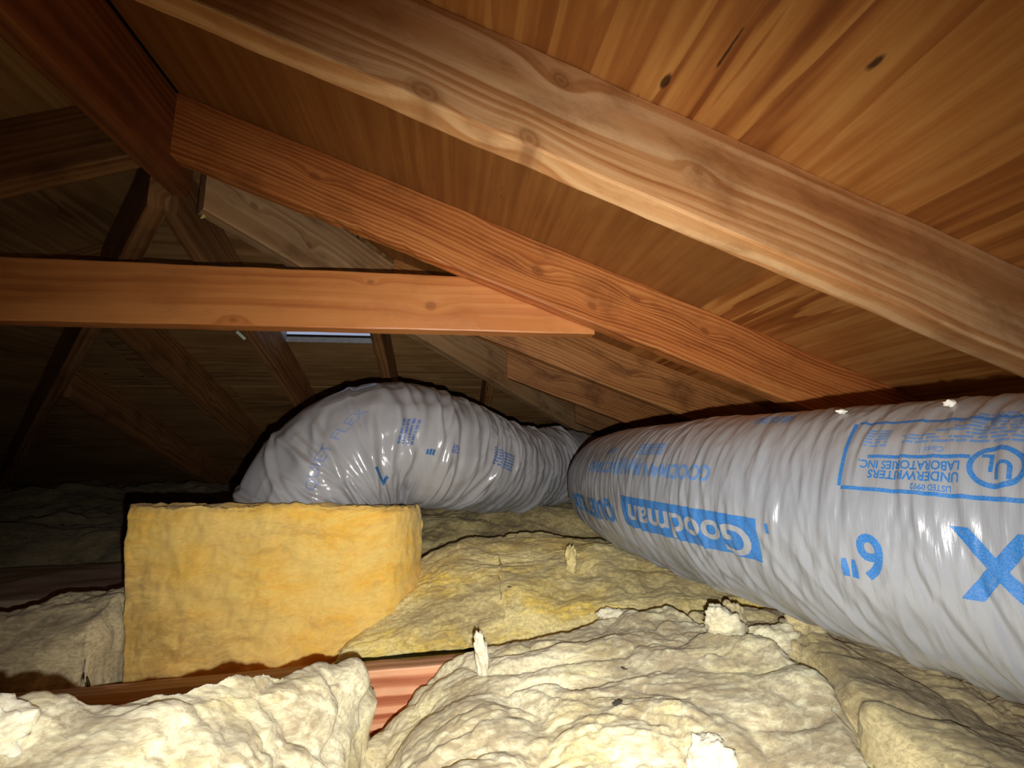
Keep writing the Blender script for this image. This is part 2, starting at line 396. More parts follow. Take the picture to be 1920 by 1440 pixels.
for y, m, lb in ((.839, w8, 'dim rafter coming down the left slope from the ridge end'), (1.245, w8, 'dark left slope jack rafter in the shadows beyond the collar tie')):
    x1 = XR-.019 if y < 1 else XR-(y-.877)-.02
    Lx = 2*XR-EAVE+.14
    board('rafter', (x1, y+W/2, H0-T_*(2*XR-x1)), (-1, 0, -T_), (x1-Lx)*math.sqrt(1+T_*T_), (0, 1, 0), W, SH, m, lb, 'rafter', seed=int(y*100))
for X, lb in ((-.668, 'jack rafter of the hip end left of the metal roof vent'), (-.26, 'jack rafter of the hip end right of the metal roof vent'),
              (.165, 'short hip end rafter dropping from under the dark hip rafter'), (-1.055, 'dark hip end rafter, second left of the metal roof vent'),
              (-1.50, 'darkest hip end rafter, third left of the metal roof vent')):
    y0 = max(.93, .877+abs(X-XR)+.05); y1 = 3.25
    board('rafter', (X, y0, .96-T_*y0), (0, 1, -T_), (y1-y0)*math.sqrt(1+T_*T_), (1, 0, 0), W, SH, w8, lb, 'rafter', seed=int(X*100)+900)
board('collar_tie', (-1.55, .879+W/2, .270), (1, 0, 0), 1.55+.325, (0, 1, 0), W, .128, w3, 'smooth orange collar tie running level across the attic', 'collar tie', seed=51)
board('ceiling_joist', (-2.9, .80+W/2, -.496), (1, 0, 0), 4.7, (0, 1, 0), W, .140, w7, 'pinkish ceiling joist showing between the insulation batts', 'joist', seed=61, rough_amp=.0012)

# ------------------------------------------------------------------ roof vent over the hole in the hip deck
galv = plain('galvanised_metal', L(190, 192, 200), .45, .0, .6, .2, 60.)
vr = bpy.data.objects.new('roof_vent', None); COL.objects.link(vr); vr.location = ((VX0+VX1)/2, VY1, zh_(0, VY1))
props(vr, 'grey metal roof vent with a strip of daylight above the left duct', 'vent')
def pbox(name, x0, x1, y0, y1, a, b):
    o = prism(name, [(x0, y0), (x1, y0), (x1, y1), (x0, y1)], zh_, a, b, 'x', galv, vr)
    o.data.transform(Matrix.Translation(-vr.location)); return o
pbox('curb', VX0, VX1, VY1-.003, VY1, -.002, .018)
pbox('curb', VX0, VX1, VY0, VY0+.003, -.002, .16)
pbox('curb', VX0, VX0+.003, VY0+.003, VY1-.003, -.002, .16)
pbox('curb', VX1-.003, VX1, VY0+.003, VY1-.003, -.002, .16)
pbox('hood', VX0-.02, VX1+.02, VY0-.02, VY1+.03, .16, .163)

# ------------------------------------------------------------------ insulation
CRE = L(240, 228, 186); YEL = L(238, 208, 104); GRY = L(140, 124, 98)
fb_near = fiber('glass_wool_cream', L(250, 242, 208), L(248, 232, 150), L(162, 146, 118), .6, .82)
fb_near2 = fiber('glass_wool_tan', L(224, 210, 164), L(226, 206, 130), L(144, 128, 98), .4, .85)
fb_mid = fiber('glass_wool_yellow', L(240, 226, 166), L(244, 212, 88), L(154, 136, 102), .85, .65, 1., (.42, .66))
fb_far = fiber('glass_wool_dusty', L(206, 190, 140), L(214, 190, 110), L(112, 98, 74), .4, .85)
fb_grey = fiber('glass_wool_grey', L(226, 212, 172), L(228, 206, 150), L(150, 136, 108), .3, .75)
fb_dark = fiber('glass_wool_dark', L(150, 138, 108), L(150, 136, 100), L(96, 86, 66), .3, .8)  # darker overall tone, used for the distant insulation
fb_or = fiber('glass_wool_orange', L(250, 214, 128), L(254, 200, 84), L(176, 146, 92), .8, .6, .45, (.38, .66), .18)

def blanket(name, xs, ys, Hf, mat, label=None, cat='insulation', amp=1., puff=1., seed=0, zbot=-.49, edge=(.03, .03, .03, .03), group=None, kind=None, sx=1., dirtf=None, parent=None, edgew=.010):
    """Batt of glass wool: height field Hf(X,Y), rounded down to zbot at its four edges (x0,x1,y0,y1), crumpled along its normals."""
    X, Y = np.meshgrid(xs, ys, indexing='ij')
    Xw = X + .012*fbm(X*9, Y*9, 1, 3, seed+1); Yw = Y + .012*fbm(X*9, Y*9, 5, 3, seed+2)
    Z = Hf(X, Y)
    e = 1.
    for d, r in ((X-xs[0], edge[0]), (xs[-1]-X, edge[1]), (Y-ys[0], edge[2]), (ys[-1]-Y, edge[3])):
        if r > 0: t = np.clip(1-d/r, 0, 1); e = e*np.sqrt(np.clip(1-t**2.4, 0, 1))
    Z = zbot + (Z-zbot)*e
    P = np.stack([X, Y, Z], -1)
    # wobble of the outline
    P[..., 0] += edgew*fbm(X*2, Y*14, Z*14, 3, seed+60); P[..., 1] += edgew*fbm(X*14, Y*2, Z*14, 3, seed+61)
    N = np.cross(np.gradient(P, axis=0), np.gradient(P, axis=1)); N /= np.linalg.norm(N, axis=-1, keepdims=True)+1e-9
    q = P.copy()
    X3, Y3, Z3 = q[..., 0], q[..., 1], q[..., 2]
    wx = .035*fbm(X3*5, Y3*6, Z3*6, 3, seed+1); wy = .030*fbm(X3*5+7, Y3*6, Z3*6, 3, seed+2)
    lump = fbm(X3*8*sx, Y3*12, Z3*12, 2, seed+10)
    bil = lambda fx, fy, fz, sd: np.abs(noise((X3+wx)*fx*sx, (Y3+wy)*fy, (Z3+wy)*fz, sd))**.75
    f1 = bil(7, 19, 26, seed+20); f2 = bil(15, 42, 55, seed+30); f3 = bil(38, 95, 120, seed+35)
    msk = np.clip(.55+.8*noise(X3*5, Y3*6, Z3*6, seed+44), 0, 1.3)
    fine = fbm(X3*70, Y3*150, Z3*170, 3, seed+40, .6)
    d = amp*(.012*lump + puff*(.017*f1 + .0090*f2*msk) + .0048*f3*msk + .0014*fine - .010)
    P = P + N*d[..., None]
    dirt = .5+.35*fbm(X*7, Y*9, 3, 3, seed+50) + .35*np.clip(N[..., 2], 0, 1)-.2
    if dirtf is not None: dirt = dirt + dirtf(X, Y, Z)
    V = P.reshape(-1, 3); nu, nv = X.shape
    Fc = gridfaces(nu, nv)
    # underside
    b = len(V); rim = [i*nv for i in range(nu)] + [(nu-1)*nv+j for j in range(1, nv)] + [i*nv+nv-1 for i in range(nu-2, -1, -1)] + [j for j in range(nv-2, 0, -1)]
    low = V[rim].copy(); low[:, 2] = np.minimum(zbot, low[:, 2]-.001)
    V = np.vstack([V, low]); m = len(rim)
    faces = Fc.tolist() + [[rim[k], b+k, b+(k+1) % m, rim[(k+1) % m]] for k in range(m)] + [[b+k for k in range(m)]]
    dirt = np.concatenate([dirt.ravel(), np.full(m, .5)])
    me = mesh(name, V, faces, {'gc': V, 'dirt': np.clip(dirt, 0, 1.2)}, True)
    o = link(name, me, mat, parent)
    if label or kind: props(o, label, cat, group, kind)
    return o
tab = lambda t: (lambda x: np.interp(x, [p[0] for p in t], [p[1] for p in t]))
def smoothstep(t): t = np.clip(t, 0, 1); return t*t*(3-2*t)
def smtab(t, w=.03):
    f = tab(t); return lambda x: sum(f(x+w*k) for k in (-1, -.5, 0, .5, 1))/5

# near right batt
c2 = smtab([(-.20, -.47), (-.15, -.43), (-.115, -.392), (-.07, -.362), (-.012, -.335), (.048, -.316), (.137, -.302), (.259, -.294), (.40, -.283), (.55, -.282), (.7, -.33), (.855, -.372), (1.02, -.428), (1.2, -.44)], .02)
def H2(X, Y):
    base = c2(X)
    return base - .05*smoothstep((.62-Y)/.35)*smoothstep((X+.1)/.25) - .035*smoothstep((Y-.68)/.1)*smoothstep((.1-X)/.2)
ys2 = np.linspace(.20, .795, 260)
seam = lambda Y: np.interp(Y, [.2, .45, .52, .60, .68, .80], [.40, .47, .50, .50, .46, .42])
def H2l(X, Y):                           # left of the seam: sinks into it
    return np.where(X < seam(Y), H2(X, Y), H2(X, Y)) - .10*smoothstep((X-seam(Y)+.035)/.045)
def H2r(X, Y): return H2(X, Y) - .006 - .10*smoothstep((seam(Y)+.022-X)/.035)
blanket('insulation_batt', np.linspace(-.20, .56, 380), ys2, H2l, fb_near, 'crumpled cream insulation batt heaped in the front middle, largest of all', seed=100, amp=1.0, edge=(.05, .02, .0, .035))
blanket('insulation_batt', np.linspace(.36, 1.12, 330), ys2, H2r, fb_near2, 'tan insulation batt in the lower right corner, under the printed duct', seed=150, amp=.75, edge=(.02, .05, .0, .035))
# near left batt
cz1 = smtab([(-1.3, -.20), (-.62, -.20), (-.352, -.197), (-.331, -.192), (-.315, -.208), (-.277, -.216), (-.254, -.221), (-.216, -.235), (-.178, -.259), (-.136, -.284), (-.10, -.300)], .012)
cy1 = smtab([(-1.3, .40), (-.35, .42), (-.277, .44), (-.216, .51), (-.178, .57), (-.136, .63), (-.1, .65)], .02)
def H1(X, Y):
    yc, zc = cy1(X), cz1(X)
    return zc + .012*np.clip((X+.34)/.1, -.3, 1) - .9*np.clip(Y-yc-.01, 0, .2) - .30*np.clip(yc-.03-Y, 0, 1)
blanket('insulation_batt', np.linspace(-1.0, -.108, 430), np.linspace(.20, .735, 260), H1, fb_near, 'bright cream insulation batt with torn end left of the bare joist', seed=200, amp=.8, edge=(.02, .028, .0, .05))
# middle batt behind the joist
c3 = smtab([(-.215, -.37), (-.174, -.325), (-.081, -.25), (.031, -.215), (.201, -.208), (.337, -.215), (.477, -.232), (.617, -.27), (.761, -.32), (1.1, -.34)], .02)
def H3(X, Y):
    t = smoothstep((Y-.80)/.26)
    lip = np.where(X < .1, -.318, -.300)
    return lip + (c3(X)-lip)*t
blanket('insulation_batt', np.linspace(-.215, 1.1, 440), np.linspace(.836, 1.19, 185), H3, fb_mid, 'swollen yellow insulation batt just behind the joist, right of the standing batt', seed=300, amp=1.1, puff=.5, zbot=-.352, edge=(.045, .05, .03, .05))
# batt beyond it
c4 = smtab([(-.3, -.20), (-.136, -.192), (.10, -.184), (.44, -.187), (1.0, -.22)])
def H4(X, Y): return c4(X) - .13*smoothstep((1.45-Y)/.22)
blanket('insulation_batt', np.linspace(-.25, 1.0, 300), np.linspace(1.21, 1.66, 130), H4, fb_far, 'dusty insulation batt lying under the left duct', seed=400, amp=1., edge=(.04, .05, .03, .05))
# grey batt left
c5 = smtab([(-1.5, -.33), (-.9, -.285), (-.82, -.278), (-.72, -.262), (-.62, -.24), (-.4, -.24)], .03)
def H5(X, Y): return c5(X)
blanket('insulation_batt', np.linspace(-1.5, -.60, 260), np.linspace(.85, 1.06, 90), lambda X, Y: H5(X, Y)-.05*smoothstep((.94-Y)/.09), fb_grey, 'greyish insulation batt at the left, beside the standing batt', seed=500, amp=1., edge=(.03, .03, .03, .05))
# distant insulation
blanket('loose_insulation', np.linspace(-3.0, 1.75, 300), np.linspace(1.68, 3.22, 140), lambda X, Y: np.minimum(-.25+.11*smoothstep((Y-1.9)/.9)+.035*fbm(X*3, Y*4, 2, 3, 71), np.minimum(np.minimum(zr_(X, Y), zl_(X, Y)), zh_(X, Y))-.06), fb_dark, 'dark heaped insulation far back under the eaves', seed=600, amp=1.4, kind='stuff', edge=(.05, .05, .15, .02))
# smooth paper-faced batt in the dark at the left
kraft = plain('kraft_paper', L(188, 164, 142), .8, 0, .2, .2, 6.)
def slab(name, x0, x1, y0, y1, z0, z1, mat, label):
    n1, n2 = 60, 40
    X, Y = np.meshgrid(np.linspace(x0, x1, n1), np.linspace(y0, y1, n2), indexing='ij')
    Z = z1 + .006*fbm(X*5, Y*6, 0, 3, 81)
    V = np.vstack([np.stack([X, Y, Z], -1).reshape(-1, 3), np.stack([X, Y, 0*Z+z0], -1).reshape(-1, 3)])
    Fc = gridfaces(n1, n2); b = n1*n2; fs = Fc.tolist() + (Fc[:, ::-1]+b).tolist()
    rim = [i*n2 for i in range(n1)] + [(n1-1)*n2+j for j in range(1, n2)] + [i*n2+n2-1 for i in range(n1-2, -1, -1)] + [j for j in range(n2-2, 0, -1)]
    m = len(rim); fs += [[rim[k], b+rim[k], b+rim[(k+1) % m], rim[(k+1) % m]] for k in range(m)]
    c0 = np.array(((x0+x1)/2, (y0+y1)/2, z0))
    o = link(name, mesh(name, V-c0, fs, None, True), mat); o.location = c0; props(o, label, 'insulation'); return o
slab('paper_faced_batt', -1.75, -.62, 1.26, 1.66, -.495, -.33, kraft, 'smooth dark paper-faced batt behind the grey insulation at left')

# standing orange batt: a slab swept along a bent line
def standing():
    pth = np.array([(-.612, .893), (-.45, .885), (-.30, .880), (-.19, .887), (-.125, .912), (-.09, .955), (-.072, 1.01), (-.066, 1.07)])
    t = np.r_[0, np.cumsum(np.linalg.norm(np.diff(pth, axis=0), axis=1))]
    nu, th = 260, .052
    s = np.linspace(0, t[-1], nu)
    def sm(c):
        f = np.interp(s, t, c); kk = np.ones(31)/31; return np.convolve(np.pad(f, 15, 'edge'), kk, 'valid')
    cx, cy = sm(pth[:, 0]), sm(pth[:, 1])
    dx, dy = np.gradient(cx), np.gradient(cy); l = np.hypot(dx, dy); nx, ny = dy/l, -dx/l       # outward (towards the camera)
    top = np.interp(s, t, [-.084, -.086, -.088, -.094, -.103, -.107, -.112, -.115]); bot = -.492
    ring = []
    for k in range(70): ring.append((.5, k/69))
    for k in range(1, 10): ring.append((.5-k/10, 1.0))
    for k in range(70): ring.append((-.5, 1-k/69))
    for k in range(1, 10): ring.append((-.5+k/10, 0.))
    ring = np.array(ring); nv = len(ring)
    o_ = ring[:, 0][None]*th*np.ones((nu, 1)); h_ = ring[:, 1][None]*np.ones((nu, 1))
    r = .016; z = bot + (top[:, None]-bot)*h_
    dtop = (top[:, None]-z); q = np.clip(1-dtop/r, 0, 1); o_ = o_*np.where(np.abs(ring[:, 0][None]) > .49, 1-.35*q**2, 1)
    end = np.minimum(s, s[-1]-s)[:, None]; q2 = np.clip(1-end/.012, 0, 1); o_ = o_*(1-.5*q2**2)
    P = np.stack([cx[:, None]+nx[:, None]*(o_-th/2+.0), cy[:, None]+ny[:, None]*(o_-th/2), z], -1)
    S = s[:, None]
    d = .006*fbm(S*8, z*9, o_*20, 2, 700) + .0030*fbm(S*30, z*50, o_*40, 3, 710) + .0012*fbm(S*110, z*150, o_*100, 2, 720)
    sg = np.sign(o_)
    P[..., 0] += nx[:, None]*d*sg; P[..., 1] += ny[:, None]*d*sg
    P[..., 2] += (h_ > .98)*(.004*fbm(S*22, o_*40, 3, 3, 730)+.002*fbm(S*80, o_*80, 3, 2, 731))
    P[..., 0] += (.0025*fbm(S*0+3, z*18, 0, 3, 740))*np.clip(1-S/.06, 0, 1)
    P[..., 0] += .030*np.clip(1-S/.15, 0, 1)*np.clip((top[:, None]-z)/.29, 0, 1.3)          # the cut end leans
    V = P.reshape(-1, 3); fs = gridfaces(nu, nv, True).tolist() + [list(range(nv)), list(range((nu-1)*nv, nu*nv))[::-1]]
    dirt = .30+.3*fbm(S*6, z*8, o_*9, 3, 750) + .75*np.clip(1-S/.30, 0, 1)*np.clip(1-(z+.38)/.2, 0, 1) + .25*np.clip(1-S/.12, 0, 1) + .5*np.clip((z-top[:, None]+.012)/.012, 0, 1)
    c0 = np.array((-.35, .88, bot))
    me = mesh('standing_batt', V-c0, fs, {'gc': np.stack([S*1.0+0*z, o_, z], -1).reshape(-1, 3), 'dirt': np.clip(dirt, 0, 1.2).ravel()}, True)
    bm = bmesh.new(); bm.from_mesh(me); bmesh.ops.recalc_face_normals(bm, faces=bm.faces); bm.to_mesh(me); bm.free()
    o = link('insulation_batt', me, fb_or); o.location = c0
    props(o, 'orange-yellow insulation batt standing on edge in front of the left duct', 'insulation')
standing()

# ------------------------------------------------------------------ flexible ducts
class Tube:
    def __init__(s, ctrl, nu, nv, wrinkle):
        c = np.array(ctrl, float); t = np.r_[0, np.cumsum(np.linalg.norm(np.diff(c[:, :3], axis=0), axis=1))]
        # Catmull-Rom through the control points, then even spacing
        pts = []
        for k in range(len(c)-1):
            p0, p1, p2, p3 = c[max(k-1, 0)], c[k], c[k+1], c[min(k+2, len(c)-1)]
            for q in np.linspace(0, 1, 40, endpoint=(k == len(c)-2)):
                pts.append(.5*((2*p1)+(-p0+p2)*q+(2*p0-5*p1+4*p2-p3)*q*q+(-p0+3*p1-3*p2+p3)*q**3))
        pts = np.array(pts); d = np.r_[0, np.cumsum(np.linalg.norm(np.diff(pts[:, :3], axis=0), axis=1))]
        s.len = d[-1]; s.u = np.linspace(0, d[-1], nu); s.nu, s.nv = nu, nv
        C = np.stack([np.interp(s.u, d, pts[:, k]) for k in range(4)], -1)
        kk = np.ones(41)/41
        for k in range(3):
            f = C[:, k]; ext = np.r_[2*f[0]-f[1:21][::-1], f, 2*f[-1]-f[-21:-1][::-1]]; C[:, k] = np.convolve(ext, kk, 'valid')
        s.c, s.r = C[:, :3], C[:, 3]
        T = np.gradient(s.c, axis=0); T /= np.linalg.norm(T, axis=1, keepdims=True); s.T = T
        up = np.array([0, 0, 1.]); n = up-T[0]*(up@T[0])
        if np.linalg.norm(n) < .3: n = np.array([-1., 0, 0])-T[0]*(-T[0][0])
        n /= np.linalg.norm(n); Ns = [n]
        for k in range(1, nu):
            n = Ns[-1]-T[k]*(Ns[-1]@T[k]); Ns.append(n/np.linalg.norm(n))
        s.N = np.array(Ns); s.B = np.cross(T, s.N)
        s.v = np.linspace(0, 2*math.pi, nv, endpoint=False)
        cv, sv = np.cos(s.v)[None], np.sin(s.v)[None]
        rad = s.N[:, None]*cv[..., None]+s.B[:, None]*sv[..., None]
        K = np.gradient(T, axis=0)/(np.gradient(s.u)[:, None])      # curvature vector
        kin = np.einsum('uk,uvk->uv', K, rad)*s.r[:, None]            # >0 on the inside of the bend
        s.kin = kin
        disp = wrinkle(s.u[:, None], s.v[None], s.r[:, None], cv, sv, kin)
        s.P = s.c[:, None]+rad*(s.r[:, None]+disp)[..., None]; s.rad = rad
    def mesh(s, name):
        V = s.P.reshape(-1, 3)
        gc = np.stack(np.broadcast_arrays(s.u[:, None], np.cos(s.v)[None]*.15, np.sin(s.v)[None]*.15), -1).reshape(-1, 3)
        fs = gridfaces(s.nu, s.nv, True).tolist() + [list(range(s.nv)), list(range((s.nu-1)*s.nv, s.nu*s.nv))[::-1]]
        me = mesh(name, V, fs, {'gc': gc}, True)
        bm = bmesh.new(); bm.from_mesh(me); bmesh.ops.recalc_face_normals(bm, faces=bm.faces); bm.to_mesh(me); bm.free()
        return me
    def at(s, u, v, off):
        """point on the wrinkled skin at u metres along and angle v, lifted by off"""
        fu = np.clip(np.asarray(u)/s.len*(s.nu-1), 0, s.nu-1.001); fv = (np.asarray(v) % (2*math.pi))/(2*math.pi)*s.nv
        i = fu.astype(int); j = fv.astype(int) % s.nv; a = (fu-i)[:, None]; b = (fv-np.floor(fv))[:, None]; j2 = (j+1) % s.nv
        P = (s.P[i, j]*(1-a)+s.P[i+1, j]*a)*(1-b)+(s.P[i, j2]*(1-a)+s.P[i+1, j2]*a)*b
        r = (s.rad[i, j]*(1-a)+s.rad[i+1, j]*a)*(1-b)+(s.rad[i, j2]*(1-a)+s.rad[i+1, j2]*a)*b
        return P+r*off, fu
def flat_text(body, size, bold=.0, sx=1.):
    cu = bpy.data.curves.new('lettering', 'FONT'); cu.body = body; cu.size = size; cu.offset = bold*size; cu.resolution_u = 4
    ob = bpy.data.objects.new('lettering', cu); COL.objects.link(ob)
    dg = bpy.context.evaluated_depsgraph_get(); me = bpy.data.meshes.new_from_object(ob.evaluated_get(dg))
    bpy.data.objects.remove(ob)
    bm = bmesh.new(); bm.from_mesh(me); bpy.data.meshes.remove(me)
    bmesh.ops.remove_doubles(bm, verts=bm.verts, dist=1e-6)
    for v in bm.verts: v.co.x *= sx
    return bm
def flat_rect(x0, y0, x1, y1):
    bm = bmesh.new(); bm.faces.new([bm.verts.new((x, y, 0)) for x, y in ((x0, y0), (x1, y0), (x1, y1), (x0, y1))]); return bm
def flat_frame(x0, y0, x1, y1, w):
    bm = bmesh.new()
    for a in ((x0, y0, x1, y0+w), (x0, y1-w, x1, y1), (x0, y0+w, x0+w, y1-w), (x1-w, y0+w, x1, y1-w)):
        bm.faces.new([bm.verts.new((x, y, 0)) for x, y in ((a[0], a[1]), (a[2], a[1]), (a[2], a[3]), (a[0], a[3]))])
    return bm
def flat_oval(cx, cy, rx, ry, w):
    bm = bmesh.new(); n = 64
    o = [bm.verts.new((cx+rx*math.cos(t*2*math.pi/n), cy+ry*math.sin(t*2*math.pi/n), 0)) for t in range(n)]
    i = [bm.verts.new((cx+(rx-w)*math.cos(t*2*math.pi/n), cy+(ry-w)*math.sin(t*2*math.pi/n), 0)) for t in range(n)]
    for t in range(n): bm.faces.new((o[t], o[(t+1) % n], i[(t+1) % n], i[t]))
    return bm
def stamp(tube, bm, u0, v0, du, dv, mat, name, parent, off=.0007, step=.0022):
    """wrap flat artwork on a tube. Artwork x runs along (du metres of u, dv metres around) and artwork y at right angles to it."""
    bmesh.ops.triangulate(bm, faces=bm.faces)
    xs = [v.co.x for v in bm.verts]; ys = [v.co.y for v in bm.verts]
    for ax, lo, hi in ((0, min(xs), max(xs)), (1, min(ys), max(ys))):
        c = lo+step
        while c < hi:
            no = (1, 0, 0) if ax == 0 else (0, 1, 0)
            bmesh.ops.bisect_plane(bm, geom=bm.verts[:]+bm.edges[:]+bm.faces[:], plane_co=(c if ax == 0 else 0, c if ax else 0, 0), plane_no=no, dist=1e-7)
            c += step
    bmesh.ops.triangulate(bm, faces=bm.faces)
    bm.verts.ensure_lookup_table()
    co = np.array([v.co[:2] for v in bm.verts]); l = math.hypot(du, dv); ex, ey = du/l, dv/l
    u = u0+co[:, 0]*ex + co[:, 1]*ey; av = co[:, 0]*ey - co[:, 1]*ex
    r = np.interp(u, tube.u, tube.r)
    P, _ = tube.at(u, v0+av/r, off)
    for v, p in zip(bm.verts, P): v.co = p
    me = bpy.data.meshes.new(name); bm.to_mesh(me); bm.free()
    me.polygons.foreach_set('use_smooth', [True]*len(me.polygons))
    o = link(name, me, mat, parent); return o

GREY = L(130, 133, 140)
jack_r = jacket('duct_jacket', GREY)
jack_l = jacket('duct_jacket_left', L(166, 167, 172), .2, .2)
blue = ink('blue_print', L(10, 94, 160), GREY); blue_f = ink('blue_print_faint', L(78, 116, 168), GREY)
knock = ink('print_gap', GREY, GREY)

def folds(u, v, n, ur, vr, hr, wr, er, lean, seed):
    """separate creases in the film: each a raised crest with a valley beside it, fading out around the duct"""
    rnd = random.Random(seed); out = np.zeros(np.broadcast_shapes(u.shape, v.shape))
    uu = u[:, 0]
    for _ in range(n):
        u0, v0 = rnd.uniform(*ur), rnd.uniform(*vr); h, w, e = rnd.uniform(*hr), rnd.uniform(*wr), rnd.uniform(*er)
        s1, s2 = rnd.gauss(lean, .012), rnd.gauss(0, .010)
        i0, i1 = np.searchsorted(uu, (u0-.16, u0+.16))
        dv = (v-v0+math.pi) % (2*math.pi)-math.pi
        q = (u[i0:i1]-u0-s1*dv-s2*dv*dv)/w
        out[i0:i1] += h*(np.exp(-q*q)-.6*np.exp(-(q-1.7)**2))*np.exp(-(dv/e)**4)
    return out
def wr_right(u, v, r, cv, sv, kin):
    w = u + .010*noise(u*3, cv*1.5, sv*1.5, 1) + .012*cv                    # ribs lean a little
    a = ridge(w*42, cv*1.1, sv*1.1, 2, 2)                                     # gathers round the wire helix
    b = np.clip(ridge(w*105+cv*.8, cv*1.8, sv*1.8, 2, 3), 0, 3)
    m = np.clip(.65+.7*noise(u*7, cv*2, sv*2, 4), .1, 1.4)
    low = np.clip(-cv*.8+.35, 0, 1)                                           # longer leaning folds underneath
    c = ridge((u-.05*cv+.03*sv)*30+1.2*noise(u*5, cv, sv, 8), cv*.9, sv*.9, 1, 9)
    helix = np.cos(2*math.pi*(u/.021)-v*1.0)
    slack = fbm(u*9, cv*1.6, sv*1.6, 3, 5)*.7
    f = folds(u, v, 240, (.5, 1.55), (3.6, 6.2), (.0003, .0012), (.0028, .0050), (.25, .9), .010, 91) + folds(u, v, 60, (.5, 1.5), (3.3, 4.5), (.0008, .0024), (.004, .007), (.3, .7), .045, 92)
    return f + .0010*a*m + .0012*b*m + .0004*helix + .0034*slack + .0034*c*low + .004*np.clip(kin, -1, 1)*ridge(w*40, cv, sv, 2, 6)
R_ = .135
right = Tube([(.60, -.45, -.10, R_), (.575, -.05, -.094, R_), (.548, .25, -.09, R_), (.515, .40, -.087, R_), (.478, .53, -.083, R_), (.44, .72, -.080, R_),
              (.435, .95, -.081, R_), (.46, 1.14, -.088, R_), (.56, 1.30, -.095, R_), (.72, 1.38, -.10, R_), (.95, 1.42, -.10, R_)], 1150, 330, wr_right)
dr = link('flexible_duct', right.mesh('flexible_duct'), jack_r)
props(dr, 'grey insulated flexible duct with large blue print at the right', 'duct')

def wr_left(u, v, r, cv, sv, kin):
    w = u + .05*noise(u*2.5, cv*1.2, sv*1.2, 41) + .03*cv
    sharp = lambda q: np.clip(q, 0, 1)**6
    a = sharp(1-np.abs(noise(w*15, cv*1.1, sv*1.1, 42))*1.6); b = sharp(1-np.abs(noise(w*30+1.6*noise(u*3, cv, sv, 43), cv*1.2, sv*1.2, 44))*1.5)
    d2 = (u+.16*cv*np.clip(1-u/.7, 0, 1)+.09*sv)                                # slanting slack folds over the bend
    c = sharp(1-np.abs(noise(d2*11, cv*1.3, sv*1.3, 47))*1.7)
    m = np.clip(.6+.8*noise(u*6, cv*2, sv*2, 45), .1, 1.4)
    ins = np.clip(kin*1.3+1., .35, 2.)
    helix = np.cos(2*math.pi*(u/.032)-v)
    slack = fbm(u*7, cv*1.5, sv*1.5, 3, 46)
    f = folds(u, v, 85, (.30, 1.35), (1.0, 3.0), (.0022, .0075), (.0045, .0085), (.3, 1.1), -.012, 93) + folds(u, v, 16, (.28, .60), (1.2, 2.5), (.003, .008), (.006, .011), (.35, .8), -.06, 94)
    f = f - .030*np.exp(-((u-.585)/.03)**2)*np.exp(-((v-2.8)/.55)**2)
    return f + (.0030*a*m + .0026*b*m)*ins + .0040*c*np.clip(1.3-u/.7, 0, 1)*m + .0020*helix*np.clip((u-.75)/.3, 0, 1) + .007*slack - .022*np.clip(kin-.55, 0, 1)
left = Tube([(-.36, 1.04, -.46, .15), (-.355, 1.06, -.27, .16), (-.325, 1.085, -.10, .165), (-.235, 1.11, .005, .168), (-.10, 1.165, .035, .165), (.06, 1.29, -.012, .153),
             (.25, 1.48, -.045, .145), (.50, 1.77, -.055, .15), (.74, 2.02, -.10, .15), (.84, 2.10, -.13, .15)], 760, 330, wr_left)
dl = link('flexible_duct', left.mesh('flexible_duct'), jack_l)
props(dl, 'grey flexible duct arching up behind the standing orange batt', 'duct')

def bars(rows, seed):
    """rows of fine print too small to read: broken thin strips (x0, x1, y, thickness)"""
    rnd = random.Random(seed); bm = bmesh.new()
    for x0, x1, y, t in rows:
        x = x0
        while x < x1:
            e = min(x1, x+rnd.uniform(.003, .014))
            if e-x > .001: bm.faces.new([bm.verts.new(p) for p in ((x, y, 0), (e, y, 0), (e, y+t, 0), (x, y+t, 0))])
            x = e+rnd.uniform(.0008, .003)
    return bm
def R1(art, u, v, mat=blue, name='lettering', off=.0007, step=.0022, du=1., dv=0.): return stamp(right, art, u, v, du, dv, mat, name, dr, off, step)
# main row: FLEX 6"   [Goodman]   QUIET FLEX   (upside down, reading away from the camera)
R1(flat_text('FLEX', .074, .03, 1.0), .618, 4.88, name='large_lettering')
R1(flat_text('6"', .056, .02, .85), .832, 4.76, name='size_mark')
R1(flat_rect(0, 0, .254, .050), .957, 4.745, name='logo_box')
R1(flat_text('Goodman', .050, .022, 1.10), .964, 4.650, knock, 'logo_lettering', .0014, .0018)
R1(flat_text('QUIET FLEX', .052, .03, .9), 1.243, 4.60, name='large_lettering', off=.0016, step=.0016)
R1(flat_rect(0, 0, .004, .011), .943, 4.72, name='print_mark')
